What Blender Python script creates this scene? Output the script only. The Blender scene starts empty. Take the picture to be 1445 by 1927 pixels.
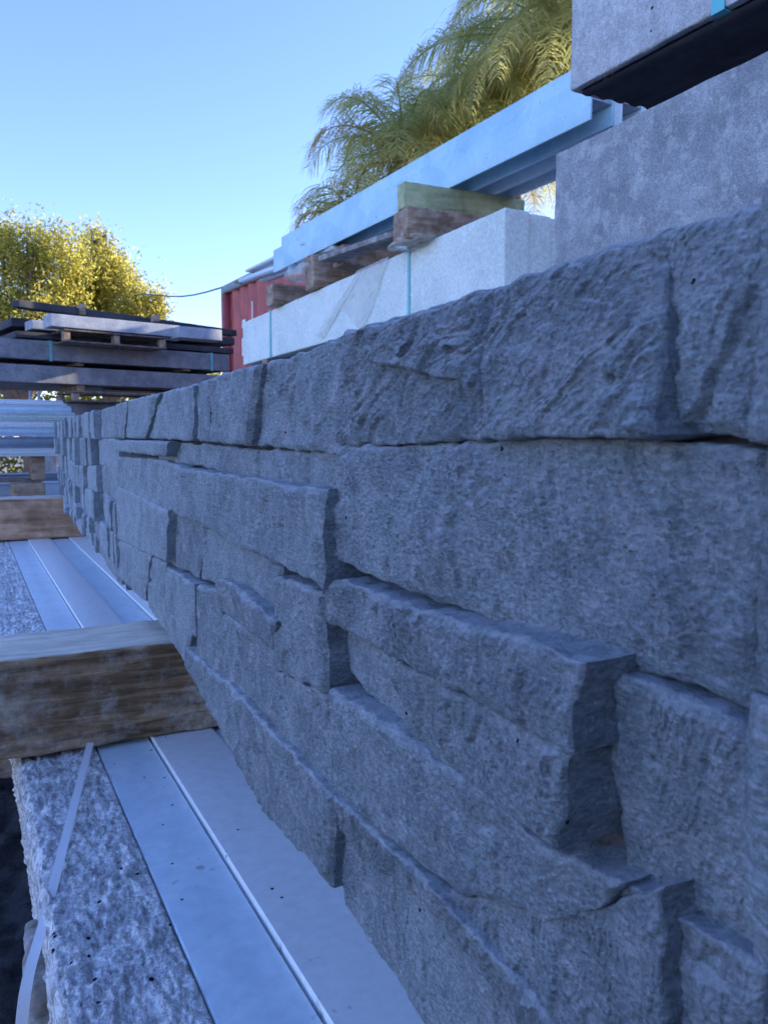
import bpy, bmesh, math, random
import numpy as np
from mathutils import Vector, Matrix
from math import sin, cos, tan, atan, radians, sqrt, pi

# ---------------------------------------------------------------- camera, sky, sun, exposure
S = bpy.context.scene
C = S.collection
FPX, PITCH, YAW = 1447.0, radians(5.585), radians(25.79)
cam = bpy.data.cameras.new('camera'); camo = bpy.data.objects.new('camera', cam); C.objects.link(camo)
S.camera = camo
camo.location = (0, 0, 0); camo.rotation_euler = (pi / 2 - PITCH, 0, -YAW)
cam.sensor_fit = 'VERTICAL'; cam.sensor_height = 36.0; cam.lens = FPX / 1927 * 36
cam.clip_start = 0.005; cam.clip_end = 600
cam.dof.use_dof = True; cam.dof.focus_distance = 0.33; cam.dof.aperture_fstop = 50.0

SUN_AZ, SUN_EL = radians(90), radians(15)          # azimuth from +Y towards +X
W = bpy.data.worlds.new('World'); S.world = W; W.use_nodes = True
nt = W.node_tree; bg = nt.nodes['Background']
sky = nt.nodes.new('ShaderNodeTexSky'); sky.sky_type = 'NISHITA'; sky.sun_disc = False
sky.sun_elevation = SUN_EL; sky.sun_rotation = SUN_AZ
sky.air_density = 1.0; sky.dust_density = 0.0; sky.ozone_density = 5.0
tint = nt.nodes.new('ShaderNodeMix'); tint.data_type = 'RGBA'; tint.blend_type = 'MULTIPLY'; tint.inputs[0].default_value = 1
tint.inputs[7].default_value = (1.16, .90, 1.05, 1)      # the camera's cool white balance
nt.links.new(sky.outputs[0], tint.inputs[6]); nt.links.new(tint.outputs[2], bg.inputs['Color']); bg.inputs['Strength'].default_value = 0.15
sl = bpy.data.lights.new('sun', 'SUN'); so = bpy.data.objects.new('sun', sl); C.objects.link(so)
sl.energy = 3.2; sl.angle = radians(0.5); sl.color = (1.0, 0.86, 0.64)
sdir = Vector((sin(SUN_AZ) * cos(SUN_EL), cos(SUN_AZ) * cos(SUN_EL), sin(SUN_EL)))
so.rotation_euler = sdir.to_track_quat('Z', 'Y').to_euler()
S.view_settings.view_transform = 'Standard'; S.view_settings.look = 'None'
S.view_settings.exposure = 1.78; S.view_settings.gamma = 1.0
S.view_settings.use_curve_mapping = False
S.cycles.use_denoising = True
S.cycles.max_bounces = 8; S.cycles.transparent_max_bounces = 16

# ---------------------------------------------------------------- geometry of the view (to find real positions)
_F = np.array([sin(YAW) * cos(PITCH), cos(YAW) * cos(PITCH), -sin(PITCH)])
_R = np.array([cos(YAW), -sin(YAW), 0.0]); _U = np.cross(_R, _F)
def ray(x, y): return _F + _R * (x - 722.5) / FPX + _U * (963.5 - y) / FPX
def on(x, y, ax, v):                                # point of a photo pixel on a world plane
    r = ray(x, y); return r * v / r[ax]
def at(x, y, depth): return ray(x, y) * depth
def proj(p):
    p = np.asarray(p, float); z = p @ _F
    return np.stack([722.5 + FPX * (p @ _R) / z, 963.5 - FPX * (p @ _U) / z], -1)
def dirv(a): a = radians(a); return np.array([sin(a), cos(a), 0.0])   # heading from +Y towards +X

# ---------------------------------------------------------------- noise
_rs = np.random.RandomState(7)
_perm = _rs.permutation(512).astype(np.int64)
_grad = _rs.normal(size=(512, 3)); _grad /= np.linalg.norm(_grad, axis=1, keepdims=True)
def perlin(p):
    p = np.asarray(p, float); i = np.floor(p).astype(np.int64); f = p - i
    u = f * f * f * (f * (f * 6 - 15) + 10); out = 0
    for dx in (0, 1):
        for dy in (0, 1):
            for dz in (0, 1):
                h = _perm[(i[..., 0] + dx) & 511]
                h = _perm[(h + i[..., 1] + dy) & 511]
                h = _perm[(h + i[..., 2] + dz) & 511]
                g = _grad[h]
                d = g[..., 0] * (f[..., 0] - dx) + g[..., 1] * (f[..., 1] - dy) + g[..., 2] * (f[..., 2] - dz)
                w = (u[..., 0] if dx else 1 - u[..., 0]) * (u[..., 1] if dy else 1 - u[..., 1]) * (u[..., 2] if dz else 1 - u[..., 2])
                out = out + d * w
    return out * 1.6
def fbm(p, oct=3, gain=.5):
    p = np.asarray(p, float); a, s, o = 1.0, 1.0, 0
    for k in range(oct):
        o = o + a * perlin(p * s + 17.3 * k); a *= gain; s *= 2.03
    return o

# ---------------------------------------------------------------- object helpers
def link(name, V, Fc, mat, parent=None, smooth=True, sharp=50):
    me = bpy.data.meshes.new(name)
    V = np.asarray(V, np.float64); Fc = np.asarray(Fc, np.int32)
    me.vertices.add(len(V)); me.vertices.foreach_set('co', V.astype(np.float32).ravel())
    n, k = Fc.shape
    me.loops.add(n * k); me.loops.foreach_set('vertex_index', Fc.ravel())
    me.polygons.add(n); me.polygons.foreach_set('loop_start', np.arange(0, n * k, k, dtype=np.int32))
    if smooth: me.polygons.foreach_set('use_smooth', np.ones(n, bool))
    me.update(calc_edges=True)
    if smooth and sharp: me.set_sharp_from_angle(angle=radians(sharp))
    me.validate()
    o = bpy.data.objects.new(name, me); C.objects.link(o)
    if mat: me.materials.append(mat)
    if parent:
        o.parent = parent; o.matrix_parent_inverse = parent_inv(parent)
    return o
def parent_inv(p):
    M = Matrix.Translation(p.location) if p.type == 'EMPTY' else Matrix()
    return M.inverted()
def tag(o, label=None, cat=None, group=None, kind=None):
    for k, v in (('label', label), ('category', cat), ('group', group), ('kind', kind)):
        if v: o[k] = v
    return o
def thing(name, loc, label, cat, group=None):
    o = bpy.data.objects.new(name, None); C.objects.link(o); o.empty_display_size = .05
    o.location = tuple(float(c) for c in loc); return tag(o, label, cat, group)

class MB:
    def __init__(s): s.v = []; s.f = []
    def quadgrid(s, P):                             # P (m,n,3)
        m, n = P.shape[:2]; b = len(s.v) if not s.v else sum(len(a) for a in s.v)
        s.v.append(P.reshape(-1, 3)); idx = np.arange(m * n).reshape(m, n) + b
        s.f.append(np.stack([idx[:-1, :-1], idx[1:, :-1], idx[1:, 1:], idx[:-1, 1:]], -1).reshape(-1, 4))
    def quads(s, P):                                # P (k,4,3)
        P = np.asarray(P, float); b = sum(len(a) for a in s.v)
        s.v.append(P.reshape(-1, 3)); s.f.append(np.arange(len(P) * 4).reshape(-1, 4) + b)
    def box(s, o, u, v, w):                         # corner and three edge vectors
        o, u, v, w = (np.asarray(a, float) for a in (o, u, v, w))
        c = [o, o + u, o + u + v, o + v, o + w, o + u + w, o + u + v + w, o + v + w]
        b = sum(len(a) for a in s.v); s.v.append(np.array(c))
        s.f.append(np.array([(0, 3, 2, 1), (4, 5, 6, 7), (0, 1, 5, 4), (1, 2, 6, 5), (2, 3, 7, 6), (3, 0, 4, 7)]) + b)
    def build(s, name, mat, parent=None, smooth=True, weld=False, sharp=50):
        V = np.concatenate(s.v); Fc = np.concatenate(s.f)
        if weld:
            key = np.round(V / weld).astype(np.int64)
            _, first, inv = np.unique(key, axis=0, return_index=True, return_inverse=True)
            V = V[first]; Fc = inv.reshape(-1)[Fc]
        return link(name, V, Fc, mat, parent, smooth, sharp)

def slab(name, corner, ang, L, T, H, mat, parent=None, seg=.03, r=.003, amp=.0, sc=.03, amp2=0, sc2=.006,
         chip=0.0, segT=None, bend=None, grain=0):
    """rough-cast block. corner = upper corner on the -X side, nearest end; runs L along heading ang, T to its right, H down."""
    u = dirv(ang); v = np.array([u[1], -u[0], 0.0]); w = np.array([0, 0, -1.0])
    dims = np.array([L, T, H]); hs = dims / 2; n = [max(1, int(round(d / s_))) for d, s_ in zip(dims, (seg, segT or seg, segT or seg))]
    m = MB(); ax = lambda k: np.unique(np.concatenate([np.linspace(-hs[k], hs[k], n[k] + 1), [-hs[k] + r * .5, -hs[k] + r, hs[k] - r, hs[k] - r * .5]]))
    for k in range(3):
        a, b = [q for q in range(3) if q != k]
        A, B = np.meshgrid(ax(a), ax(b), indexing='ij')
        for sgn in (-1, 1):
            P = np.zeros(A.shape + (3,)); P[..., a] = A; P[..., b] = B; P[..., k] = sgn * hs[k]
            m.quadgrid(P if sgn > 0 else P[::-1])
    V = np.concatenate(m.v)
    world = lambda V: np.asarray(corner) + (V[:, :1] + hs[0]) * u + (V[:, 1:2] + hs[1]) * v + (V[:, 2:] + hs[2]) * w
    W0 = world(V)
    rr = r * (1 + (chip * np.clip(fbm(W0 / .02, 2), -.8, 2.0) if chip else 0) * np.ones(len(V)))[:, None]
    q = np.clip(V, -(hs - rr), hs - rr); d = V - q
    ln = np.linalg.norm(d, axis=1, keepdims=True); nrm = d / np.maximum(ln, 1e-9)
    Vn = q + nrm * rr
    disp = 0
    if amp: disp = disp + amp * fbm(W0 / sc, 3)
    if amp2: disp = disp + amp2 * fbm(W0 / sc2, 2)
    if grain:
        gq = V / np.array([.16, .006, .006]) + 3.1
        disp = disp + grain * fbm(gq, 2) - grain * 4 * np.clip(perlin(V / np.array([.12, .005, .005]) + 9.7) - .5, 0, 1)
    if amp or amp2: Vn = Vn + nrm * disp[:, None]
    Wd = world(Vn)
    if bend: Wd[:, 2] += bend(((Vn[:, 0] + hs[0]) / L))
    m.v = [Wd]; m.f = [np.concatenate(m.f)]
    return m.build(name, mat, parent, weld=1e-6 if amp or amp2 or chip else 2e-6)

# ---------------------------------------------------------------- materials
def mat_new(name):
    m = bpy.data.materials.new(name); m.use_nodes = True
    return m, m.node_tree, m.node_tree.nodes['Principled BSDF']
def N(t, kind, **kw):
    n = t.nodes.new(kind)
    for k, v in kw.items():
        if k in n.inputs: n.inputs[k].default_value = v
        else: setattr(n, k, v)
    return n
def coords(t, scale=(1, 1, 1), rot=(0, 0, 0)):
    tc = N(t, 'ShaderNodeTexCoord'); mp = N(t, 'ShaderNodeMapping')
    mp.inputs['Scale'].default_value = scale; mp.inputs['Rotation'].default_value = rot
    t.links.new(tc.outputs['Object'], mp.inputs['Vector']); return mp.outputs[0]
def noise(t, vec, scale, detail=6, rough=.6, dist=0):
    n = N(t, 'ShaderNodeTexNoise', Scale=scale, Detail=detail, Roughness=rough, Distortion=dist)
    t.links.new(vec, n.inputs['Vector']); return n.outputs['Fac']
def ramp(t, fac, stops):
    r = N(t, 'ShaderNodeValToRGB'); e = r.color_ramp.elements
    while len(e) < len(stops): e.new(.5)
    for k, (p, c) in enumerate(stops):
        e[k].position = p; e[k].color = (*c, 1) if isinstance(c, tuple) else (c, c, c, 1)
    t.links.new(fac, r.inputs[0]); return r.outputs[0]
def mix(t, fac, a, b, mode='MIX'):
    n = N(t, 'ShaderNodeMix', data_type='RGBA', blend_type=mode)
    for s_, v in ((n.inputs['Factor'], fac), (n.inputs['A'] if False else n.inputs[6], a), (n.inputs[7], b)):
        if isinstance(v, (int, float)): s_.default_value = v
        elif isinstance(v, tuple): s_.default_value = (*v, 1)
        else: t.links.new(v, s_)
    return n.outputs[2]
def math_(t, op, a, b=0.0):
    n = N(t, 'ShaderNodeMath', operation=op)
    for s_, v in ((n.inputs[0], a), (n.inputs[1], b)):
        if isinstance(v, (int, float)): s_.default_value = v
        else: t.links.new(v, s_)
    return n.outputs[0]
def bump(t, bsdf, h, strength, dist):
    b = N(t, 'ShaderNodeBump', Strength=strength, Distance=dist)
    t.links.new(h, b.inputs['Height']); t.links.new(b.outputs[0], bsdf.inputs['Normal'])
def pits(t, vec, scale, size, keep):
    v = N(t, 'ShaderNodeTexVoronoi', Scale=scale); t.links.new(vec, v.inputs['Vector'])
    near = math_(t, 'LESS_THAN', v.outputs['Distance'], size)
    sep = N(t, 'ShaderNodeSeparateColor'); t.links.new(v.outputs['Color'], sep.inputs[0])
    return math_(t, 'MULTIPLY', near, math_(t, 'LESS_THAN', sep.outputs[0], keep))

def upfacing(t, lo=.35, hi=.8):
    g_ = N(t, 'ShaderNodeNewGeometry'); sp_ = N(t, 'ShaderNodeSeparateXYZ'); t.links.new(g_.outputs['Normal'], sp_.inputs[0])
    return ramp(t, sp_.outputs['Z'], [(lo, 0.), (hi, 1.)])
def concrete(name, dark, light, fine=400, broad=18, rough=.85, bstr=.6, bdist=.001, pit=None, stain=None, specks=0.0, streak=None, top_light=None, gritty=0, var=0, cr=(.38, .62), sscale=60):
    m, t, b = mat_new(name); v = coords(t)
    n1 = noise(t, v, broad, 8, .65); n2 = noise(t, v, fine, 4, .7)
    base = ramp(t, n1, [(cr[0], dark), (cr[1], light)])
    g = ramp(t, n2, [(.3, .7), (.7, 1.25)])
    if var:
        oi = N(t, 'ShaderNodeObjectInfo'); base = mix(t, 1.0, base, ramp(t, oi.outputs['Random'], [(0., 1 - var), (1., 1 + var)]), 'MULTIPLY')
    col = mix(t, .8, base, g, 'MULTIPLY')
    h = mix(t, .5, n1, n2)
    if streak:
        vs = coords(t, streak); ns = noise(t, vs, sscale, 6, .7, .5)
        col = mix(t, .8, col, ramp(t, ns, [(.36, .4), (.5, .95), (.62, 1.5)]), 'MULTIPLY'); h = mix(t, .5, h, ns)
    if stain:
        s1 = noise(t, v, broad * 2.6, 7, .75); f = ramp(t, s1, [(.5, 0.0), (.6, 1.0)])
        f = math_(t, 'MULTIPLY', f, .55); col = mix(t, f, col, stain)
    if gritty:                                        # riven grain: short pale and dark dashes
        va = coords(t, (1, 1.0, 2.2), (.75, 0, 0)); g1 = noise(t, va, 420, 6, .75, .4)
        vb = coords(t, (1, 1.6, .6), (-.3, 0, 0)); g2 = noise(t, vb, 170, 5, .75, .8)
        col = mix(t, gritty, col, ramp(t, g1, [(.36, .4), (.5, .9), (.62, 1.8)]), 'MULTIPLY')
        col = mix(t, gritty * .8, col, ramp(t, g2, [(.34, .72), (.52, 1.), (.68, 1.3)]), 'MULTIPLY')
        h = mix(t, .35, mix(t, .5, g1, g2), h)
    if top_light:  # sky light on ledge tops, painted as a paler colour on up-facing stone
        f = math_(t, 'MULTIPLY', upfacing(t, .3, .85), ramp(t, noise(t, v, 150, 5, .7), [(.35, .1), (.65, .8)]))
        col = mix(t, f, col, top_light)
    if specks:
        sp = pits(t, v, fine * 1.2, .12, specks); col = mix(t, sp, col, (.75, .74, .7))
    if pit:
        pp = pits(t, v, *pit); col = mix(t, pp, col, (.012, .013, .018)); h = math_(t, 'SUBTRACT', h, pp)
    t.links.new(col, b.inputs['Base Color']); b.inputs['Roughness'].default_value = rough
    b.inputs['Specular IOR Level'].default_value = .4
    bump(t, b, h, bstr, bdist); return m
def galv(name, a, b_, scale=60, met=.55, rough=.42):
    m, t, b = mat_new(name); v = coords(t)
    vo = N(t, 'ShaderNodeTexVoronoi', Scale=scale); t.links.new(v, vo.inputs['Vector'])
    sep = N(t, 'ShaderNodeSeparateColor'); t.links.new(vo.outputs['Color'], sep.inputs[0])
    n1 = noise(t, v, 9, 8, .7); n2 = noise(t, v, 120, 5, .7)
    f = math_(t, 'ADD', math_(t, 'MULTIPLY', sep.outputs[0], .18), math_(t, 'MULTIPLY', n1, .8))
    col = ramp(t, f, [(.25, a), (.75, b_)])
    col = mix(t, .5, col, ramp(t, n2, [(.3, .8), (.7, 1.12)]), 'MULTIPLY')
    pp = pits(t, v, 70, .07, .35); col = mix(t, pp, col, (.02, .025, .035))
    sc = noise(t, coords(t, (1, 1, 1)), 26, 3, .9); col = mix(t, ramp(t, sc, [(.66, 0.), (.7, .5)]), col, (.15, .17, .2))
    t.links.new(col, b.inputs['Base Color']); b.inputs['Metallic'].default_value = met
    t.links.new(ramp(t, n2, [(.2, rough - .08), (.8, rough + .15)]), b.inputs['Roughness'])
    bump(t, b, n2, .25, .0006); return m
def wood(name, cols, grey, axis=0, greyamt=.6, fine=90, bleach=None):
    m, t, b = mat_new(name); sc = [1, 1, 1]; sc[axis] = .09
    v = coords(t, tuple(sc)); n1 = noise(t, v, fine, 8, .65, .6); n2 = noise(t, coords(t), 22, 8, .75); n3 = noise(t, coords(t), 260, 4, .7)
    col = ramp(t, n1, [(.3, cols[0]), (.5, cols[1]), (.72, cols[2])])
    f = math_(t, 'MULTIPLY', ramp(t, n2, [(.46, 0.), (.62, 1.)]), greyamt)
    f = math_(t, 'MULTIPLY', f, ramp(t, n3, [(.3, .2), (.6, 1.)]))
    col = mix(t, f, col, grey)
    col = mix(t, .7, col, ramp(t, noise(t, coords(t), 11, 6, .7), [(.35, .45), (.6, 1.15)]), 'MULTIPLY')
    if bleach: col = mix(t, math_(t, 'MULTIPLY', upfacing(t), .85), col, mix(t, ramp(t, n1, [(.35, .0), (.65, 1.)]), bleach, tuple(c * .65 for c in bleach)))
    t.links.new(col, b.inputs['Base Color']); b.inputs['Roughness'].default_value = .85
    bump(t, b, mix(t, .5, n1, n3), .7, .0012); return m
def plain(name, col, rough=.5, met=0, var=.25, scale=20, trans=0):
    m, t, b = mat_new(name); n1 = noise(t, coords(t), scale, 6, .65)
    c = mix(t, 1.0, col, ramp(t, n1, [(.3, 1 - var), (.7, 1 + var)]), 'MULTIPLY')
    t.links.new(c, b.inputs['Base Color']); b.inputs['Roughness'].default_value = rough; b.inputs['Metallic'].default_value = met
    bump(t, b, n1, .3, .002)
    if trans: b.inputs['Alpha'].default_value = trans
    return m
def leafmat(name, a, b_, tr=(.5, .55, .05), scale=3):
    m, t, b = mat_new(name); out = t.nodes['Material Output']
    n1 = noise(t, coords(t), scale, 5, .7); col = ramp(t, n1, [(.35, a), (.65, b_)])
    t.links.new(col, b.inputs['Base Color']); b.inputs['Roughness'].default_value = .5
    tl = N(t, 'ShaderNodeBsdfTranslucent'); tl.inputs[0].default_value = (*tr, 1)
    ms = N(t, 'ShaderNodeMixShader', Fac=.5) if False else N(t, 'ShaderNodeMixShader'); ms.inputs[0].default_value = .5
    t.links.new(b.outputs[0], ms.inputs[1]); t.links.new(tl.outputs[0], ms.inputs[2]); t.links.new(ms.outputs[0], out.inputs[0])
    return m

M_stone = concrete('charcoal_cast_stone', (.235, .278, .305), (.335, .39, .42), fine=1100, broad=34, bstr=1.0, bdist=.0045,
                   pit=(120, .07, .22), stain=(.46, .48, .52), specks=.03, top_light=(.62, .67, .73), gritty=.42, var=.17)
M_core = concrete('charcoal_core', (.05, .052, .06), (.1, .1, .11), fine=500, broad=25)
M_white = concrete('pale_concrete', (.66, .74, .68), (.8, .87, .8), fine=120, broad=5, bstr=.3, pit=(40, .04, .2))
M_darkpanel = concrete('mottled_dark_concrete', (.22, .235, .25), (.4, .415, .425), fine=260, broad=13, stain=(.56, .57, .55), bstr=.7, gritty=.55, cr=(.3, .7))
M_greyblock = concrete('mottled_grey_concrete', (.4, .41, .42), (.6, .6, .6), fine=220, broad=24, stain=(.68, .7, .69), bstr=.8, gritty=.5, cr=(.3, .7), bdist=.003, pit=(45, .12, .3))
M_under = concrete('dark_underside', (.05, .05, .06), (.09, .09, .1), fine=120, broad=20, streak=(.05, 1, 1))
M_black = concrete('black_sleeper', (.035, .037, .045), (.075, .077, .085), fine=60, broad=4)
M_slate = concrete('slate_sleeper', (.16, .175, .2), (.28, .295, .32), fine=60, broad=7, stain=(.2, .2, .22))
M_light = concrete('light_grey_sleeper', (.3, .33, .38), (.42, .45, .5), fine=90, broad=12)
M_split = concrete('split_face_concrete', (.62, .63, .64), (1., 1., .97), fine=700, broad=60, bstr=1.0, bdist=.004, pit=(130, .16, .2), gritty=.4, streak=(1, .35, 1), sscale=300)
M_galv = galv('galvanised_steel', (.6, .74, .84), (.78, .9, .95), met=.0, rough=.4)
M_galv2 = galv('galvanised_steel_bright', (.9, .93, .92), (.99, 1., .98), scale=14, rough=.4, met=.0)
M_beam = galv('galvanised_beam_face', (.34, .58, .7), (.58, .84, .9), scale=10, met=.1, rough=.5)
M_galvd = galv('galvanised_steel_dull', (.3, .35, .42), (.48, .53, .6))
M_wood = wood('weathered_hardwood', [(.04, .024, .012), (.28, .165, .08), (.62, .42, .23)], (.6, .57, .5), 0, .6, 130, (.98, .9, .74))
M_wood2 = wood('red_brown_hardwood', [(.3, .15, .08), (.6, .35, .2), (.8, .54, .34)], (.7, .58, .5), 0, .25, 60, (.8, .7, .6))
M_woodtop = wood('bleached_timber', [(.12, .1, .09), (.25, .22, .2), (.42, .39, .36)], (.5, .5, .5), 0, .8)
M_glut = wood('brown_glut', [(.14, .09, .055), (.34, .23, .15), (.52, .38, .27)], (.52, .49, .45), 0, .4, 60)
M_glutd = wood('grey_brown_glut', [(.05, .038, .03), (.13, .1, .08), (.24, .2, .17)], (.3, .29, .27), 0, .4, 60)
M_treated = wood('treated_pine', [(.3, .34, .16), (.46, .5, .26), (.58, .6, .36)], (.4, .4, .33), 0, .3, 50)
M_red = plain('container_red_paint', (.42, .075, .07), .5, 0, .3, 6)
M_redpost = plain('container_frame_paint', (.3, .06, .06), .5, 0, .3, 6)
M_frame = plain('container_rail_paint', (.25, .36, .42), .5, 0, .3, 6)
M_whitemark = plain('white_stencil', (.75, .75, .75), .6)
M_strap = plain('teal_strap', (.12, .5, .52), .35, 0, .1)
M_wstrap = plain('white_strap', (.95, .95, .95), .35, 0, .05)
M_film = plain('cloudy_film', (.72, .72, .66), .25, 0, .15, 30, .45)
M_ground = concrete('bounce_gravel', (.22, .2, .17), (.42, .39, .34), fine=60, broad=3, bstr=1, bdist=.02)  # pale ground added to bounce light up onto the stone face
M_soil = concrete('dark_soil', (.012, .012, .015), (.06, .058, .06), fine=160, broad=25, bstr=1, bdist=.01)
M_bark = plain('bark', (.16, .11, .08), .9, 0, .4, 10)
M_leaf = leafmat('gum_leaf', (.06, .075, .02), (.3, .3, .07), (.85, .78, .18), 2.2)
M_hedge = leafmat('hedge_leaf', (.05, .07, .02), (.1, .11, .03), (.4, .4, .06), 1.2)
M_palm = leafmat('palm_leaf', (.12, .16, .08), (.3, .34, .16), (.7, .72, .26), .8)
M_palmdry = leafmat('dry_palm_leaf', (.2, .17, .06), (.34, .29, .1), (.55, .46, .12), .8)
M_wire = plain('wire', (.1, .12, .15), .5)

# ================================================================ SETTING
GZ = -0.75
g = MB(); xs = np.unique(np.concatenate([np.linspace(-300, 300, 40), np.linspace(-3, 5, 120)])); ys = np.unique(np.concatenate([np.linspace(-300, 400, 40), np.linspace(-2, 10, 140)]))
A, B = np.meshgrid(xs, ys, indexing='ij'); P = np.stack([A, B, GZ + .012 * fbm(np.stack([A * 4, B * 4, A * 0], -1), 3)], -1)
g.quadgrid(P); tag(g.build('ground', M_ground), kind='structure')
xs = np.linspace(-.75, 1.2, 130); ys = np.linspace(-.4, 2.2, 170); A, B = np.meshgrid(xs, ys, indexing='ij')
ed = np.minimum(np.minimum(A + .75, 1.2 - A), np.minimum(B + .4, 2.2 - B)); q_ = np.stack([A, B, A * 0], -1)
g = MB(); g.quadgrid(np.stack([A, B, GZ - .03 + np.clip(ed / .2, 0, 1) * .075 + .022 * fbm(q_ / .09, 3) + .01 * fbm(q_ / .025, 2)], -1)); tag(g.build('soil', M_soil), kind='structure')

# ================================================================ HERO PANEL: a cast sleeper faced with stacked stones
hero = thing('stacked_stone_sleeper', (.13, 1.0, -.164),
             'long charcoal concrete sleeper cast as a wall of stacked split stones, lying in the foreground', 'concrete sleeper')
BACK = .112
def resample(P, n):
    P = np.asarray(P, float); d = np.r_[0, np.cumsum(np.linalg.norm(np.diff(P[:, 1:], axis=0), axis=1))]
    t = np.linspace(0, d[-1], n); return np.stack([np.interp(t, d, P[:, k]) for k in range(3)], -1)
def stone_mesh(top, bot, seed, step=2.6, rough=1.0, bulge=0.0, maxn=330, grain=None, big=.4):
    """top, bot: world polylines (x,y,z) from the far end to the near end"""
    rs = np.random.RandomState(seed)
    top, bot = np.asarray(top), np.asarray(bot)
    def plen(P):
        q = proj(P[P[:, 1] > .06]) if (P[:, 1] > .06).sum() > 1 else None
        return 60 if q is None else np.linalg.norm(np.diff(q, axis=0), axis=1).sum()
    nu = int(np.clip(max(plen(top), plen(bot)) / step, 6, maxn))
    ends = [np.stack([top[k], bot[k]]) for k in (0, -1)]
    nv = int(np.clip(max(plen(e) for e in ends) / step, 6, maxn))
    T = resample(top, nu); Bm = resample(bot, nu); v = np.linspace(0, 1, nv)[None, :, None]
    P = T[:, None] * (1 - v) + Bm[:, None] * v
    # in-plane wobble of the outline (shared field, so neighbours keep meeting)
    q = P.copy(); q[..., 0] = 0
    P[..., 1] += .0011 * fbm(q / .011 + 3, 3); P[..., 2] += .0011 * fbm(q / .012 + 40, 3)
    h = sqrt(max(1e-9, np.linalg.norm(T.mean(0) - Bm.mean(0)) * 1))
    # distance to border
    def dline(L):
        Lp = L[None, None, :, 1:]; return None
    lu = np.linalg.norm(np.diff(T[:, 1:], axis=0), axis=1).sum(); lv = np.linalg.norm(T[:, 1:] - Bm[:, 1:], axis=1)
    uu = np.linspace(0, 1, nu)[:, None]; vv = np.linspace(0, 1, nv)[None, :]
    e = np.minimum(np.minimum(uu, 1 - uu) * lu, np.minimum(vv, 1 - vv) * lv[:, None])
    ang = rs.uniform(.7, 2.2) if grain is None else grain; ca, sa = cos(ang), sin(ang)
    Y, Z = P[..., 1], P[..., 2]
    a = Y * ca + Z * sa; b = -Y * sa + Z * ca
    off = seed * 1.7
    n = .0016 * fbm(np.stack([a / .035, b / .024, a * 0 + off], -1), 3)
    wp = fbm(np.stack([a / .028 + off, b / .02, a * 0 + 2 * off], -1), 3)
    def cleft(per, amp, wamp, k, mscale):             # slow rise, sharp break: riven steps
        c = b / per + wamp * wp + .35 * perlin(np.stack([a / (per * 1.1) + k, b / (per * .8), a * 0 + off], -1)) + k
        fr = c - np.floor(c); saw = np.where(fr < .86, fr / .86, (1 - fr) / .14)
        mk = np.clip(.5 + 1.6 * fbm(np.stack([a / mscale + k, b / mscale, a * 0 + off + k], -1), 2), 0, 1.3)
        return amp * saw * mk
    n += rough * (big * cleft(.024, .0016, 1.0, 3.3, .04) + big * cleft(.011, .0011, 1.1, 0.3, .03) + (.3 + .3 * big) * cleft(.005, .0009, 1.4, 5.1, .014) + cleft(.0022, .0004, 2.0, 9.7, .009))
    n += .0002 * (1 - np.abs(perlin(np.stack([Y / .0014 + Z / .03, Z / .007, Y * 0 + off + 4], -1))) * 2)
    n += .00018 * rough * (1 - np.abs(perlin(np.stack([a / .0022 + off, b / .0011, a * 0 + off], -1))) * 2)
    n += .0003 * rough * fbm(np.stack([Y / .0012, Z / .0011, Y * 0 + off], -1), 2)
    pk = perlin(np.stack([Y / .004 + 7, Z / .004, Y * 0 + off], -1)); n -= .0016 * np.clip(pk - .6, 0, 1) * 3
    n += bulge * np.sin(pi * uu) * np.sin(pi * vv)
    topw = np.clip(1 - vv * lv[:, None] / .004, 0, 1); rr = (.0009 + .0005 * topw) * (1 + 1.0 * np.clip(fbm(q / .008 + off, 2), -.7, 2))
    k = np.clip(1 - e / np.maximum(rr, 2e-4), 0, 1); P[..., 0] += rr * (1 - np.sqrt(np.clip(1 - k * k, 0, 1)))
    P[..., 0] -= n * np.clip(.25 + e / .003, 0, 1)
    m = MB(); m.quadgrid(P)
    border = np.concatenate([P[:, 0], P[1:, -1][:, :], P[-1, :-1][::-1][:0]])
    for L in (P[:, 0], P[::-1, -1], P[0, ::-1], P[-1, :]):
        dep = (BACK - L[:, 0].min()); ns = 7
        s_ = np.linspace(0, 1, ns)[None, :, None]; Bk = L.copy(); Bk[:, 0] = BACK + .002
        G = L[:, None] * (1 - s_) + Bk[:, None] * s_
        w = np.sin(pi * np.linspace(0, 1, ns))[None, :]
        G[..., 2] += .0006 * fbm(G / .006 + 5, 2) * w; G[..., 1] += .0006 * fbm(G / .006 + 15, 2) * w
        m.quadgrid(G)
    return m
def wallpt(px, X): return on(px[0], px[1], 0, X / 1000.0)
def poly(pts, xa, xb):
    xs_ = np.array([p[0] for p in pts], float); ts = (xs_ - xs_[0]) / (xs_[-1] - xs_[0])
    return np.array([wallpt(p, xa + (xb - xa) * t) for p, t in zip(pts, ts)])
_n = [0]
def stone(top, bot, X, rough=1.0, bulge=0.0, step=2.1, grain=None, big=None):
    X = (X,) * 4 if not isinstance(X, tuple) else X          # TL TR BL BR, mm from the lens
    _n[0] += 1
    m = stone_mesh(poly(top, X[0], X[1]), poly(bot, X[2], X[3]), _n[0], step, rough, bulge, grain=grain if grain is not None else (2.3 + .3 * sin(_n[0]) if top[0][1] < 790 else None), big=big if big is not None else (.85 if top[0][1] < 790 else .68))
    return m.build('stone', M_stone, hero, weld=1e-6, sharp=55)
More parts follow.
